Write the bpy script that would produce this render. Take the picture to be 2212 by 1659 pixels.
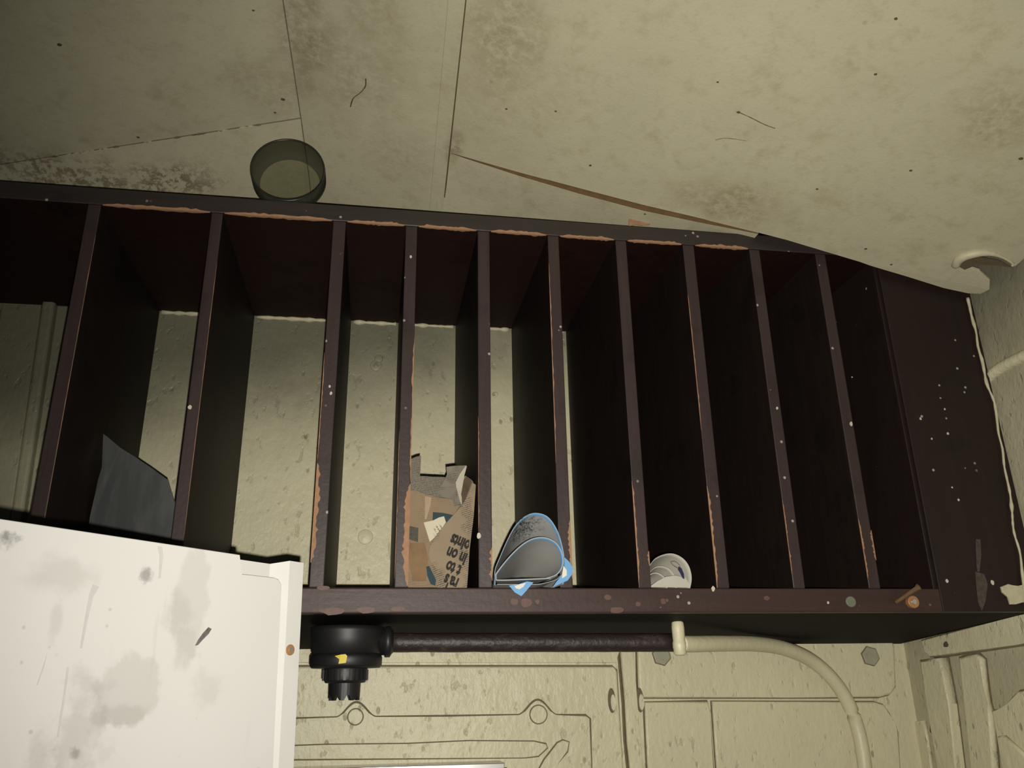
import bpy, bmesh, math, random
from mathutils import Vector, Matrix, noise

for o in list(bpy.data.objects):
    bpy.data.objects.remove(o, do_unlink=True)
C = bpy.context.scene.collection
V = Vector
# ------------------------------------------------------------------ camera
# world: X along the rack, Y into the wall, Z up; camera at the origin
F = 1796.0
AX, AY, AZ = V((.9875, .0395, .1536)), V((-.1577, .3452, .9253)), V((-.0164, -.9378, .3470))
cam_d = bpy.data.cameras.new('camera'); cam = bpy.data.objects.new('camera', cam_d); C.objects.link(cam)
cam_d.sensor_width = 36; cam_d.lens = F / 2212 * 36; cam_d.clip_start = .01
cx, cy, cz = V((AX.x, AY.x, AZ.x)), -V((AX.y, AY.y, AZ.y)), -V((AX.z, AY.z, AZ.z))
cx.normalize(); cz = (cz - cx * cz.dot(cx)).normalized(); cy = cz.cross(cx)
M = Matrix((cx, cy, cz)).transposed().to_4x4()
cam.matrix_world = M
bpy.context.scene.camera = cam
# ------------------------------------------------------------------ world and the phone's torch
sc = bpy.context.scene
w = bpy.data.worlds.new('world'); sc.world = w; w.use_nodes = True
w.node_tree.nodes['Background'].inputs[0].default_value = (.9, .95, 1, 1)
w.node_tree.nodes['Background'].inputs[1].default_value = .022
ld = bpy.data.lights.new('torch', 'SPOT'); ld.energy = 52; ld.shadow_soft_size = .003
ld.spot_size = math.radians(118); ld.spot_blend = 1.0; ld.color = (1, .958, .855)
lo = bpy.data.objects.new('torch', ld); C.objects.link(lo)
lo.matrix_world = Matrix.Translation(cx * .006 - cy * .016) @ M @ Matrix.Rotation(math.radians(-11), 4, 'Y') @ Matrix.Rotation(math.radians(-4), 4, 'X')
sc.view_settings.view_transform = 'Standard'; sc.view_settings.look = 'None'
sc.view_settings.exposure = 0.0; sc.view_settings.gamma = 1.0; sc.view_settings.use_curve_mapping = False

# ------------------------------------------------------------------ measuring helpers
def ray(px, py):
    r = V((px - 1106, py - 829.5, F))
    return V((r.dot(AX), r.dot(AY), r.dot(AZ)))
def onplane(p0, n):
    p0, n = V(p0), V(n)
    def f(px, py):
        d = ray(px, py)
        return d * (p0.dot(n) / d.dot(n))
    return f
def Y(y): return onplane((0, y, 0), (0, 1, 0))
def X(x): return onplane((x, 0, 0), (1, 0, 0))
def zplane(a, b, c):   # z = a + b x + c y
    return onplane((0, 0, a), (-b, -c, 1))

# ------------------------------------------------------------------ object helpers
def link(name, bm, m, parent=None, smooth=False, loc=None):
    me = bpy.data.meshes.new(name); bmesh.ops.recalc_face_normals(bm, faces=bm.faces); bm.to_mesh(me); bm.free()
    o = bpy.data.objects.new(name, me)
    for q in (m if isinstance(m, (list, tuple)) else [m]): me.materials.append(q)
    if smooth:
        for p in me.polygons: p.use_smooth = True
        if smooth == 'auto': me.set_sharp_from_angle(angle=.6)
    C.objects.link(o)
    if parent is not None:
        wl = parent.get('_wl', (0, 0, 0)); wl = V(wl)
        me.transform(Matrix.Translation(-wl)); o.parent = parent; o['_wl'] = tuple(wl)
    elif loc is not None:
        me.transform(Matrix.Translation(-V(loc))); o.location = loc; o['_wl'] = tuple(loc)
    return o
def thing(name, label, cat, loc):
    o = bpy.data.objects.new(name, None); C.objects.link(o); o.location = loc
    o.empty_display_size = .05
    o['_wl'] = tuple(loc); o['label'] = label; o['category'] = cat
    return o
def tag(o, label, cat): o['label'] = label; o['category'] = cat; return o
def struct(o, label, cat): o['kind'] = 'structure'; o['label'] = label; o['category'] = cat; return o
def box(bm, a, b, bev=0):
    r = bmesh.ops.create_cube(bm, size=1); vs = r['verts']
    a, b = V(a), V(b)
    for v in vs: v.co = V(((a.x + b.x) / 2 + v.co.x * (b.x - a.x), (a.y + b.y) / 2 + v.co.y * (b.y - a.y), (a.z + b.z) / 2 + v.co.z * (b.z - a.z)))
    if bev:
        es = list({e for v in vs for e in v.link_edges})
        bmesh.ops.bevel(bm, geom=es, offset=bev, segments=2, profile=.5, affect='EDGES')
def prism(bm, pts, nrm, th, bev=0, seg=2):
    """closed outline pts, front face at pts + nrm*th, back at pts"""
    nrm = V(nrm).normalized()
    back = [bm.verts.new(p) for p in pts]; front = [bm.verts.new(V(p) + nrm * th) for p in pts]
    n = len(pts)
    for i in range(n): bm.faces.new((back[i], back[(i + 1) % n], front[(i + 1) % n], front[i]))
    f = bm.faces.new(front); bm.faces.new(list(reversed(back)))
    if bev: bmesh.ops.bevel(bm, geom=list(f.edges), offset=bev, segments=seg, profile=.5, affect='EDGES')
def tube(bm, pts, r, n=12, cap=True):
    pts = [V(p) for p in pts]; rings = []
    up = V((0, 0, 1))
    for i, p in enumerate(pts):
        t = (pts[min(i + 1, len(pts) - 1)] - pts[max(i - 1, 0)]).normalized()
        a = t.cross(up) if abs(t.dot(up)) < .95 else t.cross(V((0, 1, 0)))
        a.normalize(); b = t.cross(a)
        rr = r[i] if isinstance(r, (list, tuple)) else r
        rings.append([bm.verts.new(p + (a * math.cos(q) + b * math.sin(q)) * rr) for q in [2 * math.pi * k / n for k in range(n)]])
        up = b if False else up
    for i in range(len(rings) - 1):
        for k in range(n): bm.faces.new((rings[i][k], rings[i][(k + 1) % n], rings[i + 1][(k + 1) % n], rings[i + 1][k]))
    if cap: bm.faces.new(list(reversed(rings[0]))); bm.faces.new(rings[-1])
def smoothpath(pts, k=6):
    out = []; P = [V(p) for p in pts]
    for i in range(len(P) - 1):
        p0, p1, p2, p3 = P[max(i - 1, 0)], P[i], P[i + 1], P[min(i + 2, len(P) - 1)]
        for j in range(k):
            t = j / k
            out.append(.5 * ((2 * p1) + (p2 - p0) * t + (2 * p0 - 5 * p1 + 4 * p2 - p3) * t * t + (3 * p1 - p0 - 3 * p2 + p3) * t ** 3))
    out.append(P[-1]); return out
def lathe(bm, prof, c, axis='Z', n=32, a0=0, closed=True):
    c = V(c); rings = []
    for r, h in prof:
        ring = []
        for k in range(n):
            q = 2 * math.pi * k / n
            if axis == 'Z': p = V((r * math.cos(q), r * math.sin(q), h))
            elif axis == 'Y': p = V((r * math.cos(q), h, r * math.sin(q)))
            else: p = V((h, r * math.cos(q), r * math.sin(q)))
            ring.append(bm.verts.new(c + p))
        rings.append(ring)
    for i in range(len(rings) - 1):
        for k in range(n): bm.faces.new((rings[i][k], rings[i][(k + 1) % n], rings[i + 1][(k + 1) % n], rings[i + 1][k]))
    if closed: bm.faces.new(rings[0]); bm.faces.new(rings[-1])
def shell(bm, th, vec=None):
    """give an open sheet a real thickness: copy it along vec (or the vertex normals) and close the rim"""
    bm.normal_update(); fs = bm.faces[:]; vs = bm.verts[:]
    bound = [e for e in bm.edges if len(e.link_faces) == 1]
    m = {v: bm.verts.new(v.co + ((V(vec).normalized() if vec else v.normal) * th)) for v in vs}
    for f in fs:
        g = bm.faces.new([m[v] for v in reversed(f.verts)]); g.material_index = f.material_index
    for e in bound:
        a, b = e.verts
        try:
            g = bm.faces.new((a, b, m[b], m[a])); g.material_index = e.link_faces[0].material_index
        except ValueError: pass
def disc(bm, c, nrm, r, th, n=20, bev=0):
    nrm = V(nrm).normalized(); a = nrm.orthogonal().normalized(); b = nrm.cross(a)
    prism(bm, [V(c) + (a * math.cos(2 * math.pi * k / n) + b * math.sin(2 * math.pi * k / n)) * r for k in range(n)], nrm, th, bev)

# ------------------------------------------------------------------ materials
class NT:
    def __init__(s, name):
        s.m = bpy.data.materials.new(name); s.m.use_nodes = True; s.t = s.m.node_tree
        s.b = s.t.nodes['Principled BSDF']; s.pos = s.t.nodes.new('ShaderNodeNewGeometry').outputs['Position']
    def n(s, typ, **kw):
        q = s.t.nodes.new(typ)
        for k, v in kw.items(): setattr(q, k, v)
        return q
    def l(s, a, b): s.t.links.new(a, b)
    def noise(s, scale, detail=4, rough=.55, vec=None, dist=0):
        q = s.n('ShaderNodeTexNoise'); q.inputs['Scale'].default_value = scale; q.inputs['Detail'].default_value = detail
        q.inputs['Roughness'].default_value = rough; q.inputs['Distortion'].default_value = dist
        s.l(vec or s.pos, q.inputs['Vector']); return q.outputs['Fac']
    def voro(s, scale, vec=None):
        q = s.n('ShaderNodeTexVoronoi'); q.inputs['Scale'].default_value = scale; s.l(vec or s.pos, q.inputs['Vector']); return q
    def ramp(s, fac, a, b, inv=False):
        q = s.n('ShaderNodeMapRange'); q.interpolation_type = 'SMOOTHSTEP'
        q.inputs['From Min'].default_value = a; q.inputs['From Max'].default_value = b
        q.inputs['To Min'].default_value = 1 if inv else 0; q.inputs['To Max'].default_value = 0 if inv else 1
        s.l(fac, q.inputs['Value']); return q.outputs['Result']
    def math(s, op, a, b=None):
        q = s.n('ShaderNodeMath', operation=op)
        for i, v in enumerate((a, b)):
            if v is None: continue
            if isinstance(v, (int, float)): q.inputs[i].default_value = v
            else: s.l(v, q.inputs[i])
        return q.outputs[0]
    def mix(s, fac, a, b):
        q = s.n('ShaderNodeMix', data_type='RGBA')
        for i, v in ((0, fac), (6, a), (7, b)):
            if isinstance(v, (int, float)): q.inputs[i].default_value = v
            elif isinstance(v, tuple): q.inputs[i].default_value = (*v, 1)
            else: s.l(v, q.inputs[i])
        return q.outputs[2]
    def scaled(s, sx, sy, sz, rot=(0, 0, 0)):
        q = s.n('ShaderNodeMapping'); q.inputs['Scale'].default_value = (sx, sy, sz); q.inputs['Rotation'].default_value = rot
        s.l(s.pos, q.inputs['Vector']); return q.outputs['Vector']
    def blob(s, p, r, soft=.5, wob=.6, seed=0., stretch=(1, 1, 1), nscale=40):
        q = s.n('ShaderNodeVectorMath', operation='SUBTRACT'); s.l(s.pos, q.inputs[0]); q.inputs[1].default_value = tuple(p)
        k = s.n('ShaderNodeVectorMath', operation='MULTIPLY'); s.l(q.outputs[0], k.inputs[0]); k.inputs[1].default_value = tuple(v / r for v in stretch)
        ln = s.n('ShaderNodeVectorMath', operation='LENGTH'); s.l(k.outputs[0], ln.inputs[0])
        nz = s.math('MULTIPLY', s.math('SUBTRACT', s.noise(nscale, 5, .65), .5), wob * 4)
        return s.ramp(s.math('ADD', ln.outputs['Value'], nz), 1 - soft, 1 + soft, inv=True)
    def bump(s, h, strength=.3, dist=.002):
        q = s.n('ShaderNodeBump'); q.inputs['Strength'].default_value = strength; q.inputs['Distance'].default_value = dist
        s.l(h, q.inputs['Height']); s.l(q.outputs[0], s.b.inputs['Normal'])
    def done(s, col, rough=.6, spec=.5, metal=0):
        if isinstance(col, tuple): s.b.inputs['Base Color'].default_value = (*col, 1)
        else: s.l(col, s.b.inputs['Base Color'])
        if isinstance(rough, (int, float)): s.b.inputs['Roughness'].default_value = rough
        else: s.l(rough, s.b.inputs['Roughness'])
        s.b.inputs['Specular IOR Level'].default_value = spec; s.b.inputs['Metallic'].default_value = metal
        return s.m
def plain(name, col, rough=.6, spec=.5, metal=0, var=.25, scale=60):
    t = NT(name); n = t.noise(scale, 4)
    dark = tuple(c * (1 - var) for c in col)
    return t.done(t.mix(n, dark, tuple(min(1, c * (1 + var * .5)) for c in col)), rough, spec, metal)

CREAM = (.50, .46, .30)
# ceiling liner: painted hardboard, blotchy with brown mildew
PA = None
def ceiling_mat(stains):
    t = NT('liner_paint')
    n1 = t.noise(9, 5, .6); n2 = t.noise(70, 5, .7)
    col = t.mix(n1, (.40, .37, .26), (.50, .465, .325))
    col = t.mix(t.math('MULTIPLY', t.ramp(n2, .50, .72), .35), col, (.33, .30, .19))
    mott = t.math('MULTIPLY', t.ramp(t.noise(22, 6, .7), .50, .72), .5)
    col = t.mix(mott, col, (.32, .28, .17))
    for (p, r, st, amt, c) in stains:
        b = t.blob(p, r, .55, .55, stretch=st)
        b = t.math('MULTIPLY', b, t.ramp(t.noise(80, 6, .75), *((.30, .72) if c is BR else (.46, .58))))
        col = t.mix(t.math('MULTIPLY', b, amt), col, c)
    vo = t.voro(11); sp = t.ramp(vo.outputs['Distance'], .02, .045, inv=True)
    col = t.mix(t.math('MULTIPLY', sp, .35), col, (.2, .16, .09))
    t.bump(t.noise(260, 4, .6), .25, .0015)
    return t.done(col, .6, .25)
# lumpy brushed paint on the metal body
def wall_mat(name='lumpy_cream_paint', end=False, dark_tone=(.115, .112, .078)):
    t = NT(name)
    st = t.scaled(1, 1, .55)
    n1 = t.noise(7, 4); n2 = t.noise(120, 4, .6, st)
    col = t.mix(n1, (.54, .50, .345), (.66, .615, .42))
    pit = t.ramp(t.noise(85, 3, .55, st), .60, .72)
    col = t.mix(t.math('MULTIPLY', pit, .30), col, (.22, .20, .125))
    vo = t.voro(45, st); dots = t.math('MULTIPLY', t.ramp(vo.outputs['Distance'], .07, .17, inv=True), t.ramp(t.noise(14, 3), .47, .56))
    col = t.mix(t.math('MULTIPLY', dots, .6), col, (.17, .15, .09))
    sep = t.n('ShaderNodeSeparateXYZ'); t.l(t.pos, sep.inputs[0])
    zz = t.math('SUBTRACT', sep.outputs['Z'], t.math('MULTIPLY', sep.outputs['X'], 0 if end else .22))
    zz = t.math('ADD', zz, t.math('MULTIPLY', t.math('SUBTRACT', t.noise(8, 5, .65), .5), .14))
    upper_dark = t.math('MULTIPLY', t.ramp(zz, .33, .60), .93)  # wall colour gets darker towards the top and the left
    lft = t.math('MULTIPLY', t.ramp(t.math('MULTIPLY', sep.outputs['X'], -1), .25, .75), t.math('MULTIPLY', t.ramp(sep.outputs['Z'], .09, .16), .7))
    col = t.mix(t.math('MAXIMUM', upper_dark, lft), col, dark_tone)
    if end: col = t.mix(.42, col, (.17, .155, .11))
    h = t.math('SUBTRACT', t.math('ADD', n2, t.math('MULTIPLY', t.noise(30, 3), 1.3)), t.math('MULTIPLY', t.math('ADD', pit, dots), .7))
    t.bump(h, .5, .0028)
    return t.done(col, .42, .4)
def wood_mat(name, c1, c2, rough, specks=True, stretch=(9, 9, .8), spec=.5):
    t = NT(name)
    g = t.noise(9, 6, .6, t.scaled(*stretch), .6); n2 = t.noise(14, 5)
    col = t.mix(g, c1, c2)
    col = t.mix(t.math('MULTIPLY', t.ramp(n2, .55, .7), .35), col, tuple(c * .4 for c in c1))
    if specks:
        vo = t.voro(48); s = t.math('MULTIPLY', t.ramp(vo.outputs['Distance'], .07, .11, inv=True), t.ramp(t.noise(6, 2), .5, .56))
        col = t.mix(t.math('MULTIPLY', s, .6), col, (.5, .47, .42))
        sm = t.math('MULTIPLY', t.ramp(t.noise(30, 5, .75, t.scaled(1.5, 1.5, .6)), .70, .76), .3)
        col = t.mix(sm, col, (.30, .28, .24))
    t.bump(t.math('ADD', g, t.noise(150, 3)), .25, .001)
    return t.done(col, rough, spec)
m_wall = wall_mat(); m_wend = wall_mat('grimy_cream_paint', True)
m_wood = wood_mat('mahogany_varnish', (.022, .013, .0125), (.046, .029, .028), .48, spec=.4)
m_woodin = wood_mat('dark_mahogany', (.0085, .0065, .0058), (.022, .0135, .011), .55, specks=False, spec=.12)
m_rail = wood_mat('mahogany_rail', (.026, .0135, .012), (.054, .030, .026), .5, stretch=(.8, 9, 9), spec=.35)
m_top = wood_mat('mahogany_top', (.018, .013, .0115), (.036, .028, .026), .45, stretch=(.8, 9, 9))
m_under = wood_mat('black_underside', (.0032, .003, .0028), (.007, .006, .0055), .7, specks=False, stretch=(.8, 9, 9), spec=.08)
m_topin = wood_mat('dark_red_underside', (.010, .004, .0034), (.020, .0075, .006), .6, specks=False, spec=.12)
m_stile = wood_mat('dark_stile', (.011, .0065, .0058), (.020, .011, .0095), .5, spec=.3)
m_raw = plain('bare_chipped_wood', (.34, .19, .11), .8, .2, var=.35, scale=150)
m_black = plain('black_plastic', (.009, .009, .010), .5, .5, var=.3)
m_brown = plain('brown_board_edge', (.13, .075, .035), .8, .2, var=.4, scale=90)
m_dirt = plain('dirt_line', (.17, .15, .095), .9, .1, var=.4, scale=120)
m_caulk = plain('cream_filler', (.50, .46, .32), .5, .4, var=.3, scale=120)
m_spot = plain('dark_mark', (.12, .09, .055), .8, .2, var=.4, scale=300)
m_bronze = plain('brown_screw', (.42, .22, .10), .45, .5, metal=.4)
m_steel = plain('bright_steel', (.62, .62, .62), .25, .5, metal=.9, var=.1)
m_green = plain('dull_green_button', (.14, .15, .11), .5, .4)
m_yellow = plain('yellow_label', (.62, .50, .04), .5, .4, var=.15)

# ------------------------------------------------------------------ key sizes (metres)
YF, YW, XE = 1.0, 1.325, .872     # rack front, back wall, end wall
ZT, ZTI = .625, .600              # rack top board
ZB0, ZB1 = .087, .116             # rack bottom rail
yf, yw, xe = Y(YF), Y(YW - .0), X(XE)

# ------------------------------------------------------------------ ceiling liner (three boards and their lower facets)
PM = (.886, -.192, -.15); PB = (.89, -.24, -.15)
mM = zplane(*PM); mB = zplane(*PB)
def zM(x, y): return PM[0] + PM[1] * x + PM[2] * y
def zB(x, y): return PB[0] + PB[1] * x + PB[2] * y
s1a, s1b = mM(610, 0), mM(650, 255)
cl = Y(1.12)(0, 355)
nA = (s1b - s1a).cross(cl - s1a); mA = onplane(s1a, nA)
d1 = (s1a - s1b) / (s1a.y - s1b.y)
s1top = s1b + d1 * (-.6 - s1b.y)                 # seam 1 carried back past the camera
s1end = V((mM(652, 330).x - .004, YW, 0)); s1end.z = zM(s1end.x, s1end.y)
s2a, s2b = mM(1005, 0), mM(955, 462)
d2 = (s2a - s2b) / (s2a.y - s2b.y)
s2top = s2b + d2 * (-.6 - s2b.y); s2end = s2b + d2 * (YW - s2b.y)
dA = (cl - s1b).normalized(); clL = cl + dA * .35; clL.y = min(clL.y, YW - .002)
def zA(x, y): return s1a.z - (nA.x * (x - s1a.x) + nA.y * (y - s1a.y)) / nA.z
clL.z = zA(clL.x, clL.y)

stains = []
BR = (.21, .165, .085)
for (px, py, r, st, amt, pl) in [(655, 70, .055, (1.6, .8, 1), .75, mM), (770, 160, .07, (1, 1, 1), .45, mM), (1090, 60, .06, (1.4, .7, 1), .6, mB),
                                 (1575, 445, .055, (.7, 1.4, 1), .7, mB), (2180, 260, .06, (1, 1, 1), .5, mB), (590, 190, .05, (1, 1, 1), .45, mA),
                                 (980, 325, .02, (1.6, .6, 1), 1, mB), (860, 330, .05, (1, 1, 1), .3, mM),
                                 (1090, 200, .10, (1, 1, 1), .25, mB), (800, 20, .04, (1, 1, 1), .4, mM)]:
    stains.append((pl(px, py), r, st, amt, BR))
for (px, py, r, st, amt) in [(40, 372, .05, (.5, 1, 1.6), 1), (190, 388, .055, (.6, 1, 2), .9), (400, 385, .045, (.7, 1, 1.3), .9), (340, 400, .05, (.5, 1, 2), .8)]:
    stains.append((Y(1.12)(px, py), r * .85, st, amt * .55, (.085, .05, .025)))
m_liner = ceiling_mat(stains)

def board(name, pts, up=(0, 0, 1), th=.004, bev=.0012, m=None, parent=None):
    bm = bmesh.new()
    # pts on the visible (lower) face; thickness goes upward
    prism(bm, [V(p) + V(up) * th for p in pts], -V(up), th, bev)
    return link(name, bm, m or m_liner, parent)
ceil = thing('ceiling', 'stained off-white lining boards of the low ceiling above the rack', 'ceiling', (0, .6, .8))
ceil['kind'] = 'structure'
# left board
board('board', [s1top, s1b, cl, clL, V((-1.4, clL.y, zA(-1.4, clL.y))), V((-1.4, -.6, zA(-1.4, -.6)))], parent=ceil)
# its lower facet, running down to the back wall
def low(x, z): return V((x, YW, z))
fA = [s1b + V((0, .0005, -.0005)), s1end + V((0, 0, -.001)), low(-.62, .640), low(-1.4, .634), V((-1.4, clL.y - .001, clL.z - .0006)), clL + V((0, 0, -.0006)), cl + V((0, 0, -.0006))]
bm = bmesh.new()
vs = [bm.verts.new(p) for p in fA]; bm.faces.new((vs[0], vs[1], vs[2])); bm.faces.new((vs[0], vs[2], vs[6])); bm.faces.new((vs[6], vs[2], vs[5])); bm.faces.new((vs[5], vs[2], vs[3], vs[4]))
shell(bm, .004, (0, 0, 1))
link('board', bm, m_liner, ceil, 'auto')
# middle board: laps 7 mm in front of the right one
off = V((0, 0, -.004))
board('board', [s1top, s1end, s2end, s2top], m=m_liner, parent=ceil)
bm = bmesh.new(); e = V((0, 0, -.007)); wv = V((.0, 0, 0))
q = [s2top + V((-.5, 0, 0)), s2end + V((-.18, 0, 0)), s2end, s2top]
# right board
nd = V((0, 0, .008))
crack = [(975, 335), (1120, 365), (1250, 398), (1390, 437), (1500, 470), (1640, 505)]
ys = [1.0, 1.0, .998, .995, .99, .985]
cB = [V((Y(y)(px, py).x, y, zB(Y(y)(px, py).x, y))) for (px, py), y in zip(crack, ys)]
edge_px = [(1700, 524), (1780, 548), (1860, 571), (1880, 580), (1960, 603), (2040, 628), (2092, 640), (2120, 641), (2146, 632), (2140, 612), (2118, 592), (2098, 585), (2085, 590), (2072, 583), (2072, 575), (2085, 562), (2105, 553), (2140, 553), (2175, 566), (2200, 583)]
eB = []
for px, py in edge_px:
    p = mB(px, py); p.x = min(p.x, XE - .002); eB.append(p)
s2c = V((s2b.x, 1.0, 0)); 
j = s2b + d2 * (1.0 - s2b.y); j2 = V((j.x - .01, 1.0, zB(j.x - .01, 1.0)))
k0 = V((s2top.x - .01, -.6, zB(s2top.x - .01, -.6)))
yy = eB[-1].y - .03
rb = [k0, j2] + cB + eB + [V((XE, yy, zB(XE, yy))), V((XE, -.6, zB(XE, -.6)))]
board('board', [p + nd * .55 for p in rb], parent=ceil, bev=.0008)
# lower facet on the right
bm = bmesh.new()
wx0 = s2end.x - .02
topl = [V((j.x - .012, 1.0, zB(j.x, 1.0) + .0035))] + [p + nd * .55 + V((0, .0025, -(0, .001, .004, .0045, .003, 0)[i])) for i, p in enumerate(cB)]
n = len(topl); tv = [bm.verts.new(p) for p in topl]
bv = [bm.verts.new((p.x + (wx0 - p.x) * 0 + (.0), YW, .668 - .042 * (i / (n - 1)))) for i, p in enumerate(topl)]
for i in range(n - 1): bm.faces.new((tv[i], tv[i + 1], bv[i + 1], bv[i]))
shell(bm, .004, (0, 0, 1))
link('board', bm, m_liner, ceil)
# brown board edge showing in the gap
bm = bmesh.new(); tp = [p + nd * .55 + V((0, .0012, .0005)) for p in cB]
wd = [0, .0045, .0075, .008, .006, .0005]
vt = [bm.verts.new(p) for p in tp]; vb = [bm.verts.new(p + V((0, .0008, -k))) for p, k in zip(tp, wd)]
for i in range(len(tp) - 1): bm.faces.new((vt[i], vt[i + 1], vb[i + 1], vb[i]))
shell(bm, .001, (0, 1, 0))
o = link('board_edge', bm, m_brown, ceil); o['label'] = 'dark brown gap between lining boards'
# torn rim of the liner at the far right
rim = [(2070, 580), (2078, 566), (2100, 556), (2140, 552), (2175, 563), (2205, 582)]
bm = bmesh.new(); P = smoothpath([mB(*p) + V((-.004, 0, 0)) for p in rim], 5)
tube(bm, [V((min(p.x, XE - .008), p.y, p.z + .004)) for p in P], [.002 + .005 * math.sin(math.pi * min(1, .25 + i / len(P))) for i in range(len(P))], 8)
o = link('torn_rim', bm, m_caulk, ceil, True); o['label'] = 'pale torn rim of the lining'
bm = bmesh.new(); prism(bm, [V((min(p.x, XE - .003), p.y, p.z)) for p in [mB(*q) + V((0, 0, .006)) for q in [(2064, 582), (2076, 567), (2110, 562), (2160, 570), (2200, 586), (2150, 580), (2110, 578), (2085, 592)]]], (0, 0, -1), .001)
link('tear_gap_shade', bm, m_spot, ceil)  # dark sliver painted in for the shaded gap behind the torn rim
bm = bmesh.new(); tube(bm, [s1b + V((0, -.0006, -.0008)), cl + V((0, -.0006, -.0008)), clL + V((0, -.0006, -.0008))], .0006, 6); link('seam_line', bm, m_dirt, ceil)
# overlap lip along the middle board's right edge
bm = bmesh.new()
lipw = .02
a, b = s2top + V((0, 0, -.0005)), s2b + d2 * (1.15 - s2b.y)
for (p, qv) in [(a, b)]:
    v4 = [p + V((-lipw, 0, zM(-lipw, 0) - PM[0])), qv + V((-lipw, 0, zM(-lipw, 0) - PM[0])), qv, p]
    prism(bm, [k + V((0, 0, .001)) for k in v4], (0, 0, -1), .0025, .0006)
link('seam_strip', bm, m_liner, ceil)
# thin dark seam between left and middle boards + flaking filler along the crease
bm = bmesh.new(); rnd = random.Random(3)
tube(bm, smoothpath([s1top + V((0, 0, -.0002)), s1b + V((0, 0, -.0002)), s1b + (s1end - s1b) * .5], 6), .0007, 6)
link('seam_line', bm, m_dirt, ceil)
bm = bmesh.new(); P = [s2b + d2 * (-.6 + 1.9 * i / 30 - s2b.y) + V((.0008, 0, .0012)) for i in range(31)]
tube(bm, P, [.0006 + .0011 * max(0, i - 20) / 10 for i in range(31)], 6)  # dark tube paints in the lap's shadow, thickening into a brown stain
link('seam_line', bm, plain('seam_shade_stain', (.10, .08, .045), .9, .1), ceil)
for i in range(26):
    t = rnd.random(); p = s1b.lerp(cl, t ** .8) + V((0, -.001, -.0012))
    bm = bmesh.new(); a = rnd.uniform(.002, .008)
    pts = [p + dA * (a * math.cos(q) * rnd.uniform(.6, 1.2)) + V((0, .7, -.3)) * (.0018 * math.sin(q)) * rnd.uniform(.6, 1.3) for q in [k * math.pi / 4 for k in range(8)]]
    prism(bm, pts, (0, -.3, -1), .0008, 0)
    link('filler_flake' if rnd.random() < .55 else 'rust_fleck', bm, m_caulk if rnd.random() < .5 else m_dirt, ceil)
# nail heads, specks and scuffs on the liner
def mark(px, py, pl, r, asp=1.0, ang=0, m=m_spot, nm='nail_head', par=ceil, nrm=(0, 0, -1)):
    p = pl(px, py); bm = bmesh.new(); nrm = V(nrm)
    a = V((1, 0, 0)) if abs(nrm.x) < .5 else V((0, 1, 0)); a = (a - nrm * a.dot(nrm)).normalized(); b = nrm.cross(a); rr = random.Random(int(px * 7 + py))
    pts = []
    for k in range(10):
        q = 2 * math.pi * k / 10; u, v = r * asp * math.cos(q) * rr.uniform(.8, 1.2), r * math.sin(q) * rr.uniform(.8, 1.2)
        c, s_ = math.cos(ang), math.sin(ang)
        pts.append(p + a * (u * c - v * s_) + b * (u * s_ + v * c))
    prism(bm, pts, nrm, .0009, 0); return link(nm, bm, m, par)
for (px, py, pl, r) in [(128, 96, mA, .0028), (973, 97, mM, .0028), (601, 269, mM, .0032), (611, 214, mA, .003), (594, 243, mA, .0018), (547, 22, mA, .0015),
                        (298, 296, mA, .0022), (1550, 177, mB, .0015), (1985 - 50, 40, mB, .002), (1275, 357, mB, .002), (2205, 342, mB, .003), (1595, 242, mB, .0024),
                        (1967, 368, mB, .002), (1765, 408, mB, .0018), (1891, 160, mB, .002), (1870, 537, mB, .002), (1925, 571, mB, .0018), (1200, 240, mB, .0015), (1094, 235, mB, .0016), (1393, 462, mB, .0016)]:
    mark(px, py, pl, r * .72, 1.4)
def scuff(pts, pl, r, m=m_spot):
    bm = bmesh.new(); P = smoothpath([pl(*p) + V((0, 0, -.0004)) for p in pts], 5)
    tube(bm, P, [r * (.5 + .8 * abs(noise.noise(p * 150))) for p in P], 6); return link('scuff_mark', bm, m, ceil)
scuff([(790, 170), (789, 186), (778, 200), (763, 212), (757, 230)], mM, .0011)
scuff([(1598, 243), (1622, 254), (1650, 268), (1674, 277)], mB, .0007)
scuff([(1545, 302), (1570, 298), (1612, 304)], mB, .0004)
scuff([(1240, 312), (1262, 330), (1290, 352)], mB, .00035) if False else None
scuff([(1095, 440), (1115, 452)], Y(1.1), .0004) if False else None
# chipped patch above the rack rail
bm = bmesh.new(); pc = Y(1.03)
prism(bm, [pc(*p) for p in [(1357, 490), (1358, 474), (1372, 470), (1392, 473), (1410, 480), (1402, 486), (1385, 488), (1372, 486)]], (0, -1, 0), .0015, 0)
o = link('paint_chip', bm, m_raw, None)
tag(o, 'small orange chip of bare board lodged on the rack top', 'paint chip')
PCHIP = o

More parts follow.
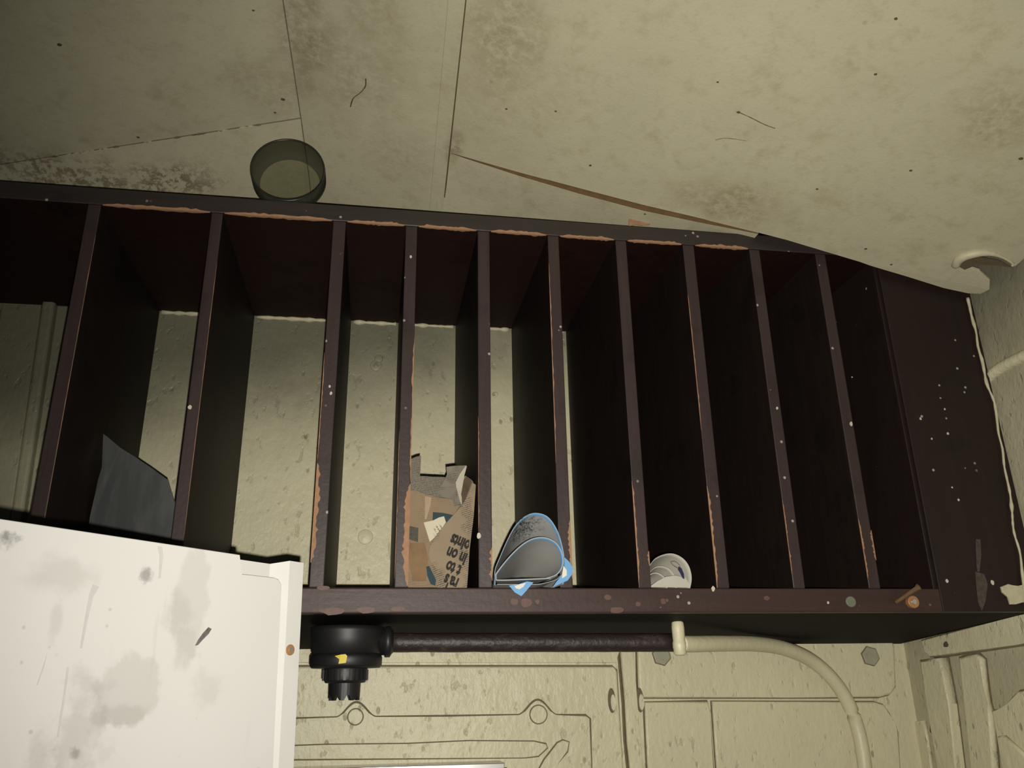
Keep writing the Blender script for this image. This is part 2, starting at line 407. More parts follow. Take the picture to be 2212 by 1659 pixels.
# ------------------------------------------------------------------ back wall
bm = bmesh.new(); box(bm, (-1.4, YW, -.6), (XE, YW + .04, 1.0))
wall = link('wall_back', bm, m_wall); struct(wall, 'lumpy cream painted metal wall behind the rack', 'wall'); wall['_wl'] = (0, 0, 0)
def relief(par, mapf, nrm, pts, th, bev=.002, name='pressed_panel', m=m_wall, outline=0, smooth=True, base=0):
    nrm = V(nrm)
    P = [mapf(*p) + nrm * base for p in pts]
    if outline:
        c = sum(P, V()) / len(P); bm = bmesh.new()
        Q = []
        n = len(P); ar = sum(((P[i] - c).cross(P[(i + 1) % n] - c)).dot(nrm) for i in range(n)); sg = 1 if ar > 0 else -1
        for i in range(n):
            t = (P[(i + 1) % n] - P[i - 1]).normalized(); s = t.cross(nrm) * sg
            Q.append(P[i] + s * outline * 1.5)
        prism(bm, Q, nrm, .0008); link('dirt_seam', bm, m_dirt, par)
    bm = bmesh.new(); prism(bm, P, nrm, th, bev, 3)
    o = link(name, bm, m, par)
    for p in o.data.polygons: p.use_smooth = len(p.vertices) == 4 and smooth and p.area < 1e-3
    return o
NB = (0, -1, 0)
L = 1760
# left rib seen through the first slot
relief(wall, yw, NB, [(112, 560), (140, 560), (40, 1240), (14, 1240)], .016, .005, 'rib')
relief(wall, yw, NB, [(20, 560), (105, 560), (5, 1240), (-80, 1240)], .002, .001, 'pressed_panel')
mark(-3, 690, yw, .016, 1, 0, m_spot, 'hole', wall, NB)
# pressed door-like panel lower left
relief(wall, yw, NB, [(560, 1440), (1322, 1440), (1330, 1447), (1350, L), (560, L)], .008, .003, outline=.0016)
def bumped():
    pts = [(560, 1554), (728, 1551)]
    pts += [(770 + 42 * k / 8, 1550 - 16 * (1 + math.cos(math.pi * k / 8))) for k in range(-7, 9)]
    pts += [(960, 1548)] + [(1159 + 42 * k / 8, 1546 - 16.5 * (1 + math.cos(math.pi * k / 8))) for k in range(-8, 9)] + [(1262, 1546), (1270, 1552), (1278, L), (560, L)]
    return pts
relief(wall, yw, NB, bumped(), .0025, .001, outline=.0018, base=.008)
relief(wall, yw, NB, [(560, 1613), (700, 1608), (880, 1606), (1010, 1600), (1150, 1601), (1176, 1606), (1179, 1614), (1160, 1632), (1130, 1635), (560, 1640)], .003, .0014, 'pressed_bead', outline=.001, base=.0105)
relief(wall, yw, NB, [(1140, 1700), (1172, 1640), (1200, 1604), (1212, 1598), (1225, 1602), (1222, 1622), (1190, 1660), (1175, 1700)], .004, .0015, 'pressed_strap', outline=.001, base=.0105)
def bolt(px, py, r, par, mapf, nrm, base, m=m_wall, h=.004, nm='bolt', n=20, ol=True):
    c = mapf(px, py) + V(nrm) * base
    if ol:
        bm = bmesh.new(); disc(bm, c, nrm, r + .0014, .0012, n); link('dirt_ring', bm, m_dirt, par)
    bm = bmesh.new(); disc(bm, c, nrm, r, h, n, .001); disc(bm, c + V(nrm) * h * .8, nrm, r * .5, .0012, 6)
    return link(nm, bm, m, par)
bolt(768, 1548, .0105, wall, yw, NB, .0105, h=.0025); bolt(1160, 1543, .0125, wall, yw, NB, .0105, h=.0025)
# centre post
relief(wall, yw, NB, [(1335, 1395), (1364, 1395), (1366, 1440), (1372, 1520), (1394, L), (1366, L), (1350, 1600), (1346, 1520)], .012, .003, 'post', outline=.0018)
# right panels
relief(wall, yw, NB, [(1372, 1370), (1900, 1370), (1920, 1380), (1926, 1400), (1929, 1485), (1918, 1500), (1895, 1506), (1700, 1507), (1385, 1507), (1376, 1490)], .010, .004, outline=.0012)
relief(wall, yw, NB, [(1390, 1517), (1527, 1515), (1531, 1540), (1546, L), (1402, L)], .006, .003, outline=.0015)
relief(wall, yw, NB, [(1535, 1515), (1885, 1516), (1905, 1522), (1918, 1540), (1926, 1562), (1936, 1580), (1948, L), (1552, L)], .007, .003, outline=.0010)
relief(wall, yw, NB, [(640, 1398), (1340, 1398), (1330, 1432), (640, 1432)], .002, .001, 'pressed_band')
for (px, py, r) in [(1424, 1417, .0145), (1872, 1418, .0150)]:
    bolt(px, py, r, wall, yw, NB, .010, m=plain('greyed_bolt', (.34, .33, .235), .6), h=.003, nm='bolt', n=6)
def hole(px, py, par, mapf, nrm, base, r, asp):
    o = mark(px, py, mapf, r, asp, 0, m_spot, 'hole', par, nrm); o.location = o.location + V(nrm) * base; return o
for (px, py, base) in [(1318, 1513, .0085), (1378, 1512, .0095)]:
    c = yw(px, py) + V(NB) * base
    bm = bmesh.new(); prism(bm, [c + V((.006 * math.cos(q), 0, .018 * math.sin(q))) for q in [k * math.pi / 8 for k in range(16)]], NB, .0008); link('hole', bm, m_dirt, wall)
    bm = bmesh.new(); prism(bm, [c + V((.002 + .004 * math.cos(q), 0, -.003 + .012 * math.sin(q))) for q in [k * math.pi / 8 for k in range(16)]], NB, .0025, .001); link('hole_plug', bm, m_wall, wall)
# cratered lumps on the paint seen in the slots
for (px, py, r) in [(812, 790, .010), (818, 775, .007), (1070, 852, .005), (1068, 856, .003), (789, 1160, .012)]:
    bm = bmesh.new(); c = yw(px, py); disc(bm, c, NB, r, .002, 14, .0015); link('paint_lump', bm, m_wall, wall, True)
# polished strip at the very bottom
sill = thing('metal_ledge', 'narrow bright metal ledge at the lower edge below the black valve', 'ledge', yw(860, 1659) + V((0, -.04, 0)))
bm = bmesh.new(); yl = Y(YW - .06)
a, b = yl(600, 1663), yl(1090, 1663)
box(bm, (a.x, YW - .06, a.z - .012), (b.x, YW - .011, a.z), .001); link('ledge_plate', bm, m_steel, sill)
bm = bmesh.new(); a, b = yl(1060, 1662), yl(1095, 1662); box(bm, (a.x, YW - .064, a.z - .014), (b.x, YW - .0605, a.z + .0015), .001)
link('end_cap', bm, m_black, sill)

# ------------------------------------------------------------------ end wall (right)
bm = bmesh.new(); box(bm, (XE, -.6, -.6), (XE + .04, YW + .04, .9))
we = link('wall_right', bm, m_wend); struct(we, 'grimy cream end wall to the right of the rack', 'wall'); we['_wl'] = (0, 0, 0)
NE = (-1, 0, 0)
relief(we, xe, NE, [(2000, 1382), (2212, 1330), (2330, 1302), (2330, 1365), (2212, 1392), (2020, 1420), (2008, 1410)], .010, .003, 'pressed_band', outline=.0015)
relief(we, xe, NE, [(2004, 1425), (2050, 1421), (2068, 1520), (2098, L), (2060, L), (2030, 1570), (2022, 1500)], .016, .004, 'post', outline=.0012)
relief(we, xe, NE, [(2080, 1418), (2118, 1413), (2130, 1424), (2136, 1480), (2142, 1520), (2150, 1545), (2166, L), (2116, L), (2094, 1510)], .009, .004, 'post', outline=.0016)
relief(we, xe, NE, [(2150, 1534), (2172, 1532), (2184, 1524), (2193, 1506), (2206, 1494), (2330, 1470), (2330, L), (2190, L)], .006, .002, outline=.0016)
relief(we, xe, NE, [(2170, 1590), (2182, 1588), (2240, 1640), (2240, L), (2205, L)], .006, .003, 'pressed_bead', base=.006)
relief(we, xe, NE, [(1955, 1560), (2000, 1556), (2008, 1600), (2030, L), (1970, L)], .005, .003)
o = relief(we, xe, NE, [(1998, 1440), (2004, 1438), (2020, 1500), (2026, 1560), (2018, 1590), (2010, 1580), (2012, 1520)], .0015, 0, 'hole', m_spot)
mark(2057, 1392, xe, .004, 1.4, .3, m_spot, 'rust_fleck', we, NE).location.x -= .0105
# upper part: rolled bead and filler line along the rack
bm = bmesh.new(); tube(bm, smoothpath([xe(2128, 822), xe(2150, 803), xe(2180, 785), xe(2230, 762), xe(2300, 735)], 5), .0085, 10); link('bead', bm, m_wall, we, True)
bm = bmesh.new(); path = [(2092, 644), (2100, 680), (2112, 735), (2124, 800), (2130, 830), (2146, 870), (2156, 920), (2162, 960), (2172, 1010), (2182, 1060), (2186, 1100), (2192, 1140), (2202, 1200), (2210, 1260), (2216, 1310)]
P = smoothpath([Y(.996)(*p) for p in path], 5)
tube(bm, [p + V((.004 * noise.noise(p * 30), 0, 0)) for p in P], [.0012 + .0024 * abs(noise.noise(p * 60)) for p in P], 8)
o = link('filler_line', bm, m_caulk, we, True); o['label'] = 'pale line of cracked filler beside the dark rack'
# ------------------------------------------------------------------ pigeonhole rack
rack = thing('pigeonhole_rack', 'long dark mahogany rack of narrow upright pigeonholes fixed under the ceiling', 'rack', (0, 1.16, .087))
def xs(*pp): return sum(yf(px, py).x for px, py in pp) / len(pp)
DV = [((179, 506), (62, 1120), (207, 506), (97, 1120)), ((454, 506), (365, 1165), (479, 506), (394, 1165)), ((718, 539), (664, 1266), (746, 539), (697, 1266)),
      ((877, 539), (849, 1266), (902, 539), (879, 1266)), ((1035, 539), (1030, 1266), (1061, 539), (1060, 1266)), ((1187, 539), (1199, 1061), (1212, 539), (1225, 1061)),
      ((1337, 587), (1376, 1266), (1362, 587), (1402, 1266)), ((1484, 587), (1544, 1266), (1510, 587), (1570, 1266)), ((1628, 587), (1710, 1266), (1650, 587), (1736, 1266)),
      ((1772, 587), (1871, 1266), (1795, 587), (1895, 1266))]
XD = [(xs(a, b), xs(c, d)) for a, b, c, d in DV]
XL, XS = -1.0, xs((2026, 1270), (1903, 600))
XR = XE - .006
rnd = random.Random(11)
bm = bmesh.new(); box(bm, (XL, YF, ZTI), (XR, YW - .001, ZT), .0015)
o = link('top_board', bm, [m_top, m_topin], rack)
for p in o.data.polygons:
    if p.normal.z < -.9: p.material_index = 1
def zunder(y): return ZB0 - .022 * (y - YF) / .31
bm = bmesh.new()
prof = [(YF + .018, ZB0 + .0005), (YW - .001, zunder(YW)), (YW - .001, .104), (YF + .018, .104)]
vs0 = [bm.verts.new((XL, y, z)) for y, z in prof]; vs1 = [bm.verts.new((XR, y, z)) for y, z in prof]
bm.faces.new(vs0); bm.faces.new(list(reversed(vs1)))
for i in range(4): bm.faces.new((vs0[i], vs0[(i + 1) % 4], vs1[(i + 1) % 4], vs1[i]))
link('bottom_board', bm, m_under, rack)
bm = bmesh.new(); box(bm, (XL, YF, ZB0), (XS, YF + .018, ZB1), .0018); link('bottom_rail', bm, m_rail, rack)
for i, (xa, xb) in enumerate(XD):
    bm = bmesh.new(); box(bm, (xa, YF + .0004, ZB1), (xb, YW - .001, ZTI), .0012)
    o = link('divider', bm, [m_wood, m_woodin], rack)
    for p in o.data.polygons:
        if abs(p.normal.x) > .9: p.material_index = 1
bm = bmesh.new(); box(bm, (XS, YF + .0002, ZB0), (XR, YF + .018, ZTI), .001); link('end_stile', bm, m_stile, rack)
bm = bmesh.new(); box(bm, (XS - .004, YF + .006, ZB1), (XS + .012, YW - .001, ZTI), .001); link('end_panel', bm, m_stile, rack)
# far left end board continues outside the frame
bm = bmesh.new(); box(bm, (XL, YF, ZB1), (XL + .018, YW - .001, ZTI)); link('divider', bm, m_wood, rack)
# bare wood where the lower arris of the top board is rubbed away, one strip per slot
def jag(bm, p0, p1, side, wmin, wmax, nrm, th, seed, n=22):
    p0, p1, side, nrm = V(p0), V(p1), V(side), V(nrm); a, b = [], []
    for i in range(n + 1):
        t = i / n; p = p0.lerp(p1, t)
        f = abs(noise.noise(V((seed * 7.3, i * .45, 0)))) * 1.6
        ww = (wmin + (wmax - wmin) * min(1, f)) * min(1, 6 * t + .15, 6 * (1 - t) + .15)
        a.append(p); b.append(p + side * ww)
    prism(bm, a + list(reversed(b)), nrm, th)
for i in range(len(XD) - 2):
    if i == 0: xa, xb = XD[0][1], XD[1][0]
    else: xa, xb = XD[i][1], XD[i + 1][0]
    bm = bmesh.new()
    p0, p1 = V((xa + .002, YF - .0002, ZTI - .0003)), V((xb - .002, YF - .0002, ZTI - .0003))
    jag(bm, p0, p1, (0, 0, 1), .0022, .0045, (0, -1, 0), .0008, i + 1)
    jag(bm, p0 + V((0, 0, .0003)), p1 + V((0, 0, .0003)), (0, 1, 0), .002, .005, (0, 0, -1), .0008, i + 31)
    o = link('worn_edge', bm, m_raw, rack); o['label'] = 'bare orange wood where the edge is rubbed'
def zpx(py, px): return yf(px, py).z
for (di, right, ya, yb, wmn, wmx) in [(2, 0, 1000, 1215, .003, .009), (2, 0, 760, 1000, .0006, .0018), (3, 1, 1045, 1266, .005, .009), (3, 1, 730, 1040, .0008, .0025), (3, 0, 930, 1250, .0004, .0012),
                                      (4, 0, 900, 1150, .0004, .0012), (4, 1, 1180, 1255, .001, .004), (5, 0, 570, 1000, .0006, .0018), (5, 1, 1120, 1250, .002, .005), (6, 0, 1040, 1260, .0012, .003),
                                      (6, 1, 1190, 1222, .001, .003), (7, 0, 640, 930, .0006, .0018), (7, 0, 1050, 1270, .0016, .0035), (8, 0, 1080, 1240, .0005, .002), (9, 0, 1120, 1250, .0012, .003), (9, 1, 1145, 1210, .001, .003), (0, 1, 500, 1120, .0003, .0009), (1, 1, 560, 1160, .0003, .0009)]:
    x = XD[di][right]; s = -1 if right else 1
    px = DV[di][1][0]; bm = bmesh.new()
    jag(bm, (x, YF + .0003, zpx(ya, px)), (x, YF + .0003, zpx(yb, px)), (s, 0, 0), wmn, wmx, (0, -1, 0), .0007, di * 3 + ya, 34)
    link('worn_edge', bm, m_raw, rack)
# chips along the bottom rail
pinkish = plain('scraped_varnish', (.11, .055, .045), .55, .4, var=.4, scale=200)
for i, (px, py, r, asp) in enumerate([(1110, 1300, .006, 1.2), (1135, 1302, .008, 1.3), (1160, 1300, .004, 1), (1312, 1291, .0045, 1.5), (1378, 1305, .004, 1.3), (1432, 1299, .005, 1), (1332, 1318, .006, 2),
                                      (1655, 1292, .004, 1.4), (790, 1318, .005, 3), (860, 1316, .004, 3), (720, 1320, .006, 3.5), (700, 1270, .004, 2.5), (1440, 1297, .003, 1)]):
    mark(px, py, yf, r * .7, asp, math.pi / 2 * 0, pinkish, 'varnish_chip', rack, NB)
white = plain('white_paint_fleck', (.5, .47, .38), .6, .3, var=.2)
for (px, py, r) in [(715, 850, .0022), (712, 835, .0018), (410, 880, .0028), (1034, 1158, .0035), (1788, 1302, .0018), (1838, 916, .0028), (1628, 1036, .004), (1880, 1073, .0035), (2047, 937, .002), (1678, 882, .002),
                    (2045, 1255, .0025), (1988, 905, .002), (2040, 884, .0016), (2012, 948, .0014), (2070, 1080, .0018), (2056, 1053, .0014), (2143, 1258, .003), (1540, 1272, .003), (887, 555, .0022), (1840, 815, .001)]:
    if px in (1628, 1880): continue
    mark(px, py, Y(YF + .0003), r * .75, 1.4, 1.57, white, 'paint_fleck', rack, NB)
# greyish drips of wall filler at the stile's foot
bm = bmesh.new()
def fl(pts, y=YF): 
    prism(bm, [Y(y)(*p) for p in pts], NB, .003, .001)
fl([(2160, 1268), (2175, 1262), (2195, 1268), (2212, 1262), (2225, 1270), (2228, 1300), (2205, 1300), (2192, 1306), (2180, 1306), (2175, 1290), (2163, 1280)])
o = link('filler_blob', bm, m_caulk, rack); o['label'] = 'blob of cream filler on the dark stile'
for k, pts in enumerate([[(2107, 1165), (2117, 1165), (2119, 1200), (2115, 1235), (2110, 1235), (2108, 1200)], [(2106, 1235), (2125, 1240), (2133, 1262), (2128, 1300), (2120, 1320), (2112, 1300), (2108, 1262)]]):
    bm = bmesh.new(); prism(bm, [Y(YF + .0002)(*p) for p in pts], NB, .0006)
    link('paint_smear', bm, plain('faded_paint_smear', (.075, .06, .048), .7, .3, var=.8, scale=160), rack)
for (px, py, r, nm, m, dep) in [(1837, 1300, .0068, 'screw_plug', m_green, .002), (1968, 1301, .0078, 'brass_screw', m_bronze, .006)]:
    c = yf(px, py); bm = bmesh.new(); disc(bm, c, NB, r, dep, 20, .001)
    o = link(nm, bm, m, rack)
    if nm == 'brass_screw':
        bm = bmesh.new(); disc(bm, c + V((0, -dep, 0)), NB, r * .45, .0015, 12, .0004); link('screw_tip', bm, m_steel, o)
        o['label'] = 'brown screw head with bright centre'
    else: o['label'] = 'dull green round screw cap'
bm = bmesh.new(); a, b = Y(.992)(1934, 1302), Y(.985)(1984, 1268); tube(bm, [a, a.lerp(b, .5), a.lerp(b, .9), b], [.002, .0028, .003, .0052], 10)
link('hook', bm, m_brown, rack, True)
# filler squeezed out where the top board meets the wall
for i in range(len(XD) - 3):
    bm = bmesh.new(); xa, xb = XD[i][1] if i else XD[0][1], XD[i + 1][0]
    P = [V((xa + .004 + (xb - xa - .008) * k / 14, YW - .002, ZTI - .002)) for k in range(15)]
    tube(bm, P, [.002 + .006 * abs(noise.noise(p * 60)) for p in P], 8); link('filler_bead', bm, m_caulk, rack, True)

# ------------------------------------------------------------------ pipe, valve
PY = 1.10
a, b = Y(PY)(838, 1388), Y(PY)(1452, 1388); zz = (a.z + b.z) / 2; PIPE = .0118
pipe = thing('wall_pipe', 'dark horizontal pipe under the rack turning into a cream painted bend', 'pipe', (b.x, PY, zz))
bm = bmesh.new(); pts = [a.lerp(b, t / 24) for t in range(25)]
tube(bm, pts, [PIPE * (1 + .05 * noise.noise(p * 90)) for p in pts], 16)
t = NT('tarry_pipe'); t.bump(t.noise(150, 4), .6, .002)
m_tar = t.done(t.mix(t.ramp(t.noise(60, 5, .7, t.scaled(.4, 1, 1)), .5, .75), (.022, .014, .012), (.085, .06, .055)), .5)
link('dark_section', bm, m_tar, pipe, True)
t = NT('cream_pipe_paint'); t.bump(t.noise(90, 3), .4, .002)
m_cp = t.done(t.mix(t.noise(20, 4), (.52, .48, .32), (.66, .61, .42)), .45)
bend = [(1470, 1391, 1.10), (1500, 1391, 1.115), (1560, 1390, 1.15), (1630, 1391, 1.20), (1690, 1400, 1.24), (1745, 1422, 1.27), (1790, 1458, 1.285), (1825, 1505, 1.295), (1848, 1558, 1.30), (1862, 1615, 1.30), (1870, 1680, 1.30), (1872, 1760, 1.30)]
P = smoothpath([Y(y)(px, py) for px, py, y in bend], 5)
bm = bmesh.new(); tube(bm, P, .0108, 16); link('cream_bend', bm, m_cp, pipe, True)
bm = bmesh.new(); c = Y(1.085)(1466, 1378); lathe(bm, [(.0055, .022), (.0078, .019), (.0084, .012), (.0080, -.004), (.0088, -.006), (.0088, -.012), (.0080, -.014), (.0080, -.020), (.005, -.022)], c, 'Z', 20)
link('pipe_clip', bm, m_cp, pipe, True)

VY = 1.09
vc = Y(VY)(748, 1420)
val = thing('valve', 'black plastic valve with ribbed ring hanging under the rack beside the white panel', 'valve', vc)
def zv(py): return Y(VY)(748, py).z - vc.z
s = VY / F * 1.0
def rv(w): return w / 2 * VY / 1880 * 1.03
z0 = zunder(VY + .03) - vc.z - .0005
bm = bmesh.new()
lathe(bm, [(rv(150), z0), (rv(150), zv(1366)), (rv(146), zv(1380)), (rv(141), zv(1412)), (rv(120), zv(1417))], vc, 'Z', 40); link('body', bm, m_black, val, True)
bm = bmesh.new()
lathe(bm, [(rv(136), zv(1413)), (rv(143), zv(1417)), (rv(146), zv(1422)), (rv(145), zv(1438)), (rv(138), zv(1443)), (rv(90), zv(1444))], vc, 'Z', 40); link('collar', bm, m_black, val, True)
bm = bmesh.new()
lathe(bm, [(rv(84), zv(1442)), (rv(86), zv(1446)), (rv(86), zv(1468)), (rv(80), zv(1475)), (rv(60), zv(1476))], vc, 'Z', 40)
ring = link('ribbed_ring', bm, m_black, val, True)
bm = bmesh.new()
for k in range(24):
    q = 2 * math.pi * k / 24; r_ = rv(88); c = vc + V((r_ * math.cos(q), r_ * math.sin(q), 0)); tn = V((-math.sin(q), math.cos(q), 0)); rd = V((math.cos(q), math.sin(q), 0))
    h0, h1 = zv(1447), zv(1470)
    prism(bm, [c + tn * .0016 + V((0, 0, h0)), c - tn * .0016 + V((0, 0, h0)), c - tn * .0016 + V((0, 0, h1)), c + tn * .0016 + V((0, 0, h1))], rd, .0014)
link('grip_ribs', bm, m_black, ring)
# stem: tube with castellated lower edge
bm = bmesh.new(); N = 36; ro, ri = rv(62), rv(48)
rings = []
rr = random.Random(5)
for k in range(N):
    q = 2 * math.pi * k / N; d = V((math.cos(q), math.sin(q), 0)); low_ = zv(1513) if (k // 2) % 2 else zv(1505) + rr.uniform(0, .003)
    rings.append([bm.verts.new(vc + d * ro * 1.02 + V((0, 0, zv(1474)))), bm.verts.new(vc + d * ro + V((0, 0, low_))), bm.verts.new(vc + d * ri + V((0, 0, low_))), bm.verts.new(vc + d * ri + V((0, 0, zv(1474))))])
for k in range(N):
    A, B = rings[k], rings[(k + 1) % N]
    for i in range(4): bm.faces.new((A[i], A[(i + 1) % 4], B[(i + 1) % 4], B[i]))
link('stem', bm, m_black, val)
bm = bmesh.new(); kc = Y(VY)(0, 0); c = Y(VY)(832, 1387)
lathe(bm, [(.016, -.012), (.016, -.001), (.0185, 0), (.0185, .006), (.015, .008), (.013, .010)], V((c.x, VY, vc.z + (zv(1387)))), 'X', 24)
link('side_nut', bm, m_black, val, True)
bm = bmesh.new(); lb = []
q0 = -math.pi / 2
def onc(px, py, r):
    p = Y(VY - r)(px, py); dx = p.x - vc.x; return V((p.x, VY - math.sqrt(max(1e-6, r * r - dx * dx)), p.z))
R2 = rv(146) + .0004
prism(bm, [onc(px, py, R2) for px, py in [(723, 1417), (736, 1414), (746, 1413), (750, 1417), (747, 1432), (731, 1434), (733, 1424)]], (0, -1, 0), .0006)
o = link('marker', bm, m_yellow, val); o['label'] = 'small yellow paint mark on the collar'

# ------------------------------------------------------------------ white panel close to the camera
P0 = V((-.054, .65, .0944)) * 1.2; U = V((.669, .743, 0)).normalized(); NP = V((U.y, -U.x, 0))
mp = onplane(P0, NP)
t = NT('scuffed_white_enamel')
n1 = t.noise(6, 4); col = t.mix(n1, (.50, .488, .475), (.555, .545, .535))
G = (.30, .29, .27)
def pb(px, py): return mp(px, py)
for (px, py, r, st, amt, c, soft, wob) in [(275, 1490, .021, (1, 1, 1.05), .42, G, .12, .25), (410, 1300, .021, (1.6, 1.6, .55), .35, G, .2, .4), (395, 1400, .012, (1.5, 1.5, .8), .3, G, .3, .4),
                                           (16, 1166, .007, (1, 1, 1), .8, (.06, .055, .055), .6, .8),
                                           (135, 1245, .013, (.7, .7, 1.4), .4, G, .6, .6), (310, 1242, .006, (1, 1, 1), .7, (.1, .1, .1), .6, .9), (385, 1325, .010, (1, 1, 1), .4, G, .6, .9),
                                           (165, 1585, .018, (1.2, 1.2, .7), .5, G, .6, .9), (443, 1485, .010, (1, 1, 1), .3, G, .6, .8), (85, 1640, .010, (1.4, 1.4, .6), .4, G, .6, .8),
                                           (155, 1630, .006, (1, 1, 1.5), .6, (.12, .11, .11), .6, .9), (250, 1545, .012, (.6, .6, 2.2), .5, G, .4, .6), (118, 1335, .007, (1.8, 1.8, .6), .35, G, .4, .5)]:
    b_ = t.blob(pb(px, py), r * 1.15 if c == G else r * .75, soft, wob, stretch=st, nscale=55 if c == G else 120); col = t.mix(t.math('MULTIPLY', b_, amt * (.75 if c == G else .8)), col, c)
stk = t.ramp(t.noise(30, 4, .6, t.scaled(2.2, 2.2, .22, (0, .14, 0))), .64, .74); col = t.mix(t.math('MULTIPLY', stk, .16), col, (.32, .31, .29))
sp = t.math('MULTIPLY', t.ramp(t.voro(70).outputs['Distance'], .06, .13, inv=True), t.ramp(t.noise(11, 3), .52, .6)); col = t.mix(t.math('MULTIPLY', sp, .4), col, (.25, .23, .22))
m_white = t.done(col, .38, .4)
t = NT('white_trim'); m_wt = t.done(t.mix(t.noise(25, 4), (.49, .482, .465), (.55, .542, .525)), .35, .5)
wp = thing('white_cabinet', 'scuffed white metal cabinet front with flanged side, close at lower left', 'cabinet', mp(300, 1659))
bm = bmesh.new()
face = [(-260, 1083), (515, 1199), (518, 1243), (588, 1249), (598, 1252), (604, 1262), (604, 1275), (581, L), (-260, L)]
prism(bm, [mp(*p) for p in face], NP, .0022, .0007, 2); link('front_face', bm, m_white, wp)
# channel profile, extruded upright
zt = P0.z; zl = mp(600, L).z
def uu(px, py, off=0): return (onplane(P0 + NP * off, NP)(px, py) - P0).dot(U)
prof = [(uu(515, 1230) - .03, -.0095), (uu(598, 1230), -.0095), (uu(626, 1212, -.003), -.003), (uu(656, 1213, -.003), -.003), (uu(656, 1213, -.003), -.005), (uu(628, 1212, -.003), -.005), (uu(600, 1230), -.0115), (uu(515, 1230) - .03, -.0115)]
lean = (uu(633, 1659) - uu(655, 1213)) / (mp(633, 1659).z - mp(655, 1213).z)
bm = bmesh.new(); tp_, bt_ = [], []
for u_, n_ in prof:
    ztop = zt - (.0045 if u_ < uu(612, 1220) else .0005)
    for lst, z in ((tp_, ztop), (bt_, zl)):
        uu_ = u_ + lean * (z - zt) * (1 if u_ > uu(560, 1230) else 0)
        p = P0 + U * uu_ + NP * n_; p.z = z; lst.append(bm.verts.new(p))
n = len(prof)
for i in range(n): bm.faces.new((tp_[i], tp_[(i + 1) % n], bt_[(i + 1) % n], bt_[i]))
bm.faces.new(tp_); bm.faces.new(list(reversed(bt_)))
link('side_flange', bm, m_wt, wp)
# body of the cabinet behind its front
bm = bmesh.new(); q0 = P0 + U * (uu(500, 1200)) ; q1 = P0 + U * (uu(0, 1122) - .1)
cor = [q0 - NP * .012, q1 - NP * .012, q1 - NP * .16 , q0 - NP * .16 - U * .1]
bk = [V((p.x, p.y, zt - .006)) for p in cor]
prism(bm, bk, (0, 0, -1), zt - zl - .006); link('carcass', bm, m_wt, wp)
sc_ = onplane(P0 - NP * .003, NP)(626, 1404)
bm = bmesh.new(); disc(bm, sc_, NP, .0046, .0012, 24, .0004); o = link('screw', bm, m_bronze, wp); o['label'] = 'brown screw with bright slot'
bm = bmesh.new(); disc(bm, sc_ + NP * .0012, NP, .0021, .0007, 12, .0002); link('screw_slot', bm, m_steel, o)

m_scr = plain('dark_scrape', (.13, .12, .115), .7, .2, var=.7, scale=260); m_scl = plain('pale_scrape', (.455, .443, .43), .6, .3, var=.1, scale=120)
for nm, m_, pts_ in [('dark_scrape', m_scr, [(417, 1395), (424, 1382), (434, 1368), (446, 1355), (453, 1359), (446, 1370), (434, 1382), (423, 1394)]),
                     ('scratch', m_scl, [(196, 1262), (188, 1285), (178, 1340), (168, 1400), (173, 1402), (184, 1345), (197, 1290), (210, 1268)]),
                     ('scratch', m_scl, [(140, 1440), (132, 1500), (118, 1592), (122, 1593), (137, 1502), (145, 1442)]),
                     ('scratch', m_scl, [(98, 1408), (88, 1440), (74, 1480), (77, 1481), (91, 1442)]),
                     ('scratch', m_scl, [(335, 1180), (340, 1200), (338, 1250), (343, 1250), (348, 1200), (346, 1182)])]:
    bm = bmesh.new(); prism(bm, [mp(*p) + NP * .0022 for p in pts_], NP, .0002); link(nm, bm, m_, wp)

# ------------------------------------------------------------------ things in the rack
FLOOR = .104
# grey card in the second slot
xa, xb = XD[0][1] + .004, XD[1][0] - .003
pa, pb2 = V((xa, 1.10, 0)), V((xb, 1.02, 0))
dr = ray(205, 1060); ya = xa / (dr.x / dr.y); ya = min(max(ya, 1.02), 1.28)
pa = V((xa, ya, 0)); pb2 = V((xb, 1.045, 0))
nn = (pb2 - pa).cross(V((0, 0, 1))); mc = onplane(pa, nn)
cp = [(178, 1230), (186, 1145), (194, 1115), (207, 1070), (213, 1040), (222, 1010), (225, 938), (232, 943), (262, 968), (290, 985), (330, 1012), (364, 1037), (371, 1062), (380, 1090), (378, 1230)]
pts = []
for p in cp:
    v = mc(*p); v.x = min(max(v.x, xa), xb); v.z = max(v.z, FLOOR + .0005); pts.append(v)
t = NT('grey_card'); m_card = t.done(t.mix(t.ramp(t.noise(18, 5, .6, t.scaled(2, 2, .6, (0, .5, 0))), .35, .7), (.085, .088, .090), (.125, .128, .130)), .75, .2)
bm = bmesh.new(); prism(bm, pts, -nn.normalized() if nn.y > 0 else nn.normalized(), .0015)
card = link('grey_card', bm, m_card, None, loc=pts[0]); tag(card, 'torn grey card standing in the slot above the white cabinet', 'card')
nf = (-nn if nn.y > 0 else nn).normalized(); m_cr = plain('card_crease', (.045, .047, .05), .8, .2)
for q in [[(232, 962), (240, 966), (275, 1045), (270, 1040), (250, 1005)], [(322, 1012), (330, 1016), (332, 1038), (327, 1036)]]:
    bm = bmesh.new(); prism(bm, [mc(*p) + nf * .0001 for p in q], nf, .0004); link('crease', bm, m_cr, card)

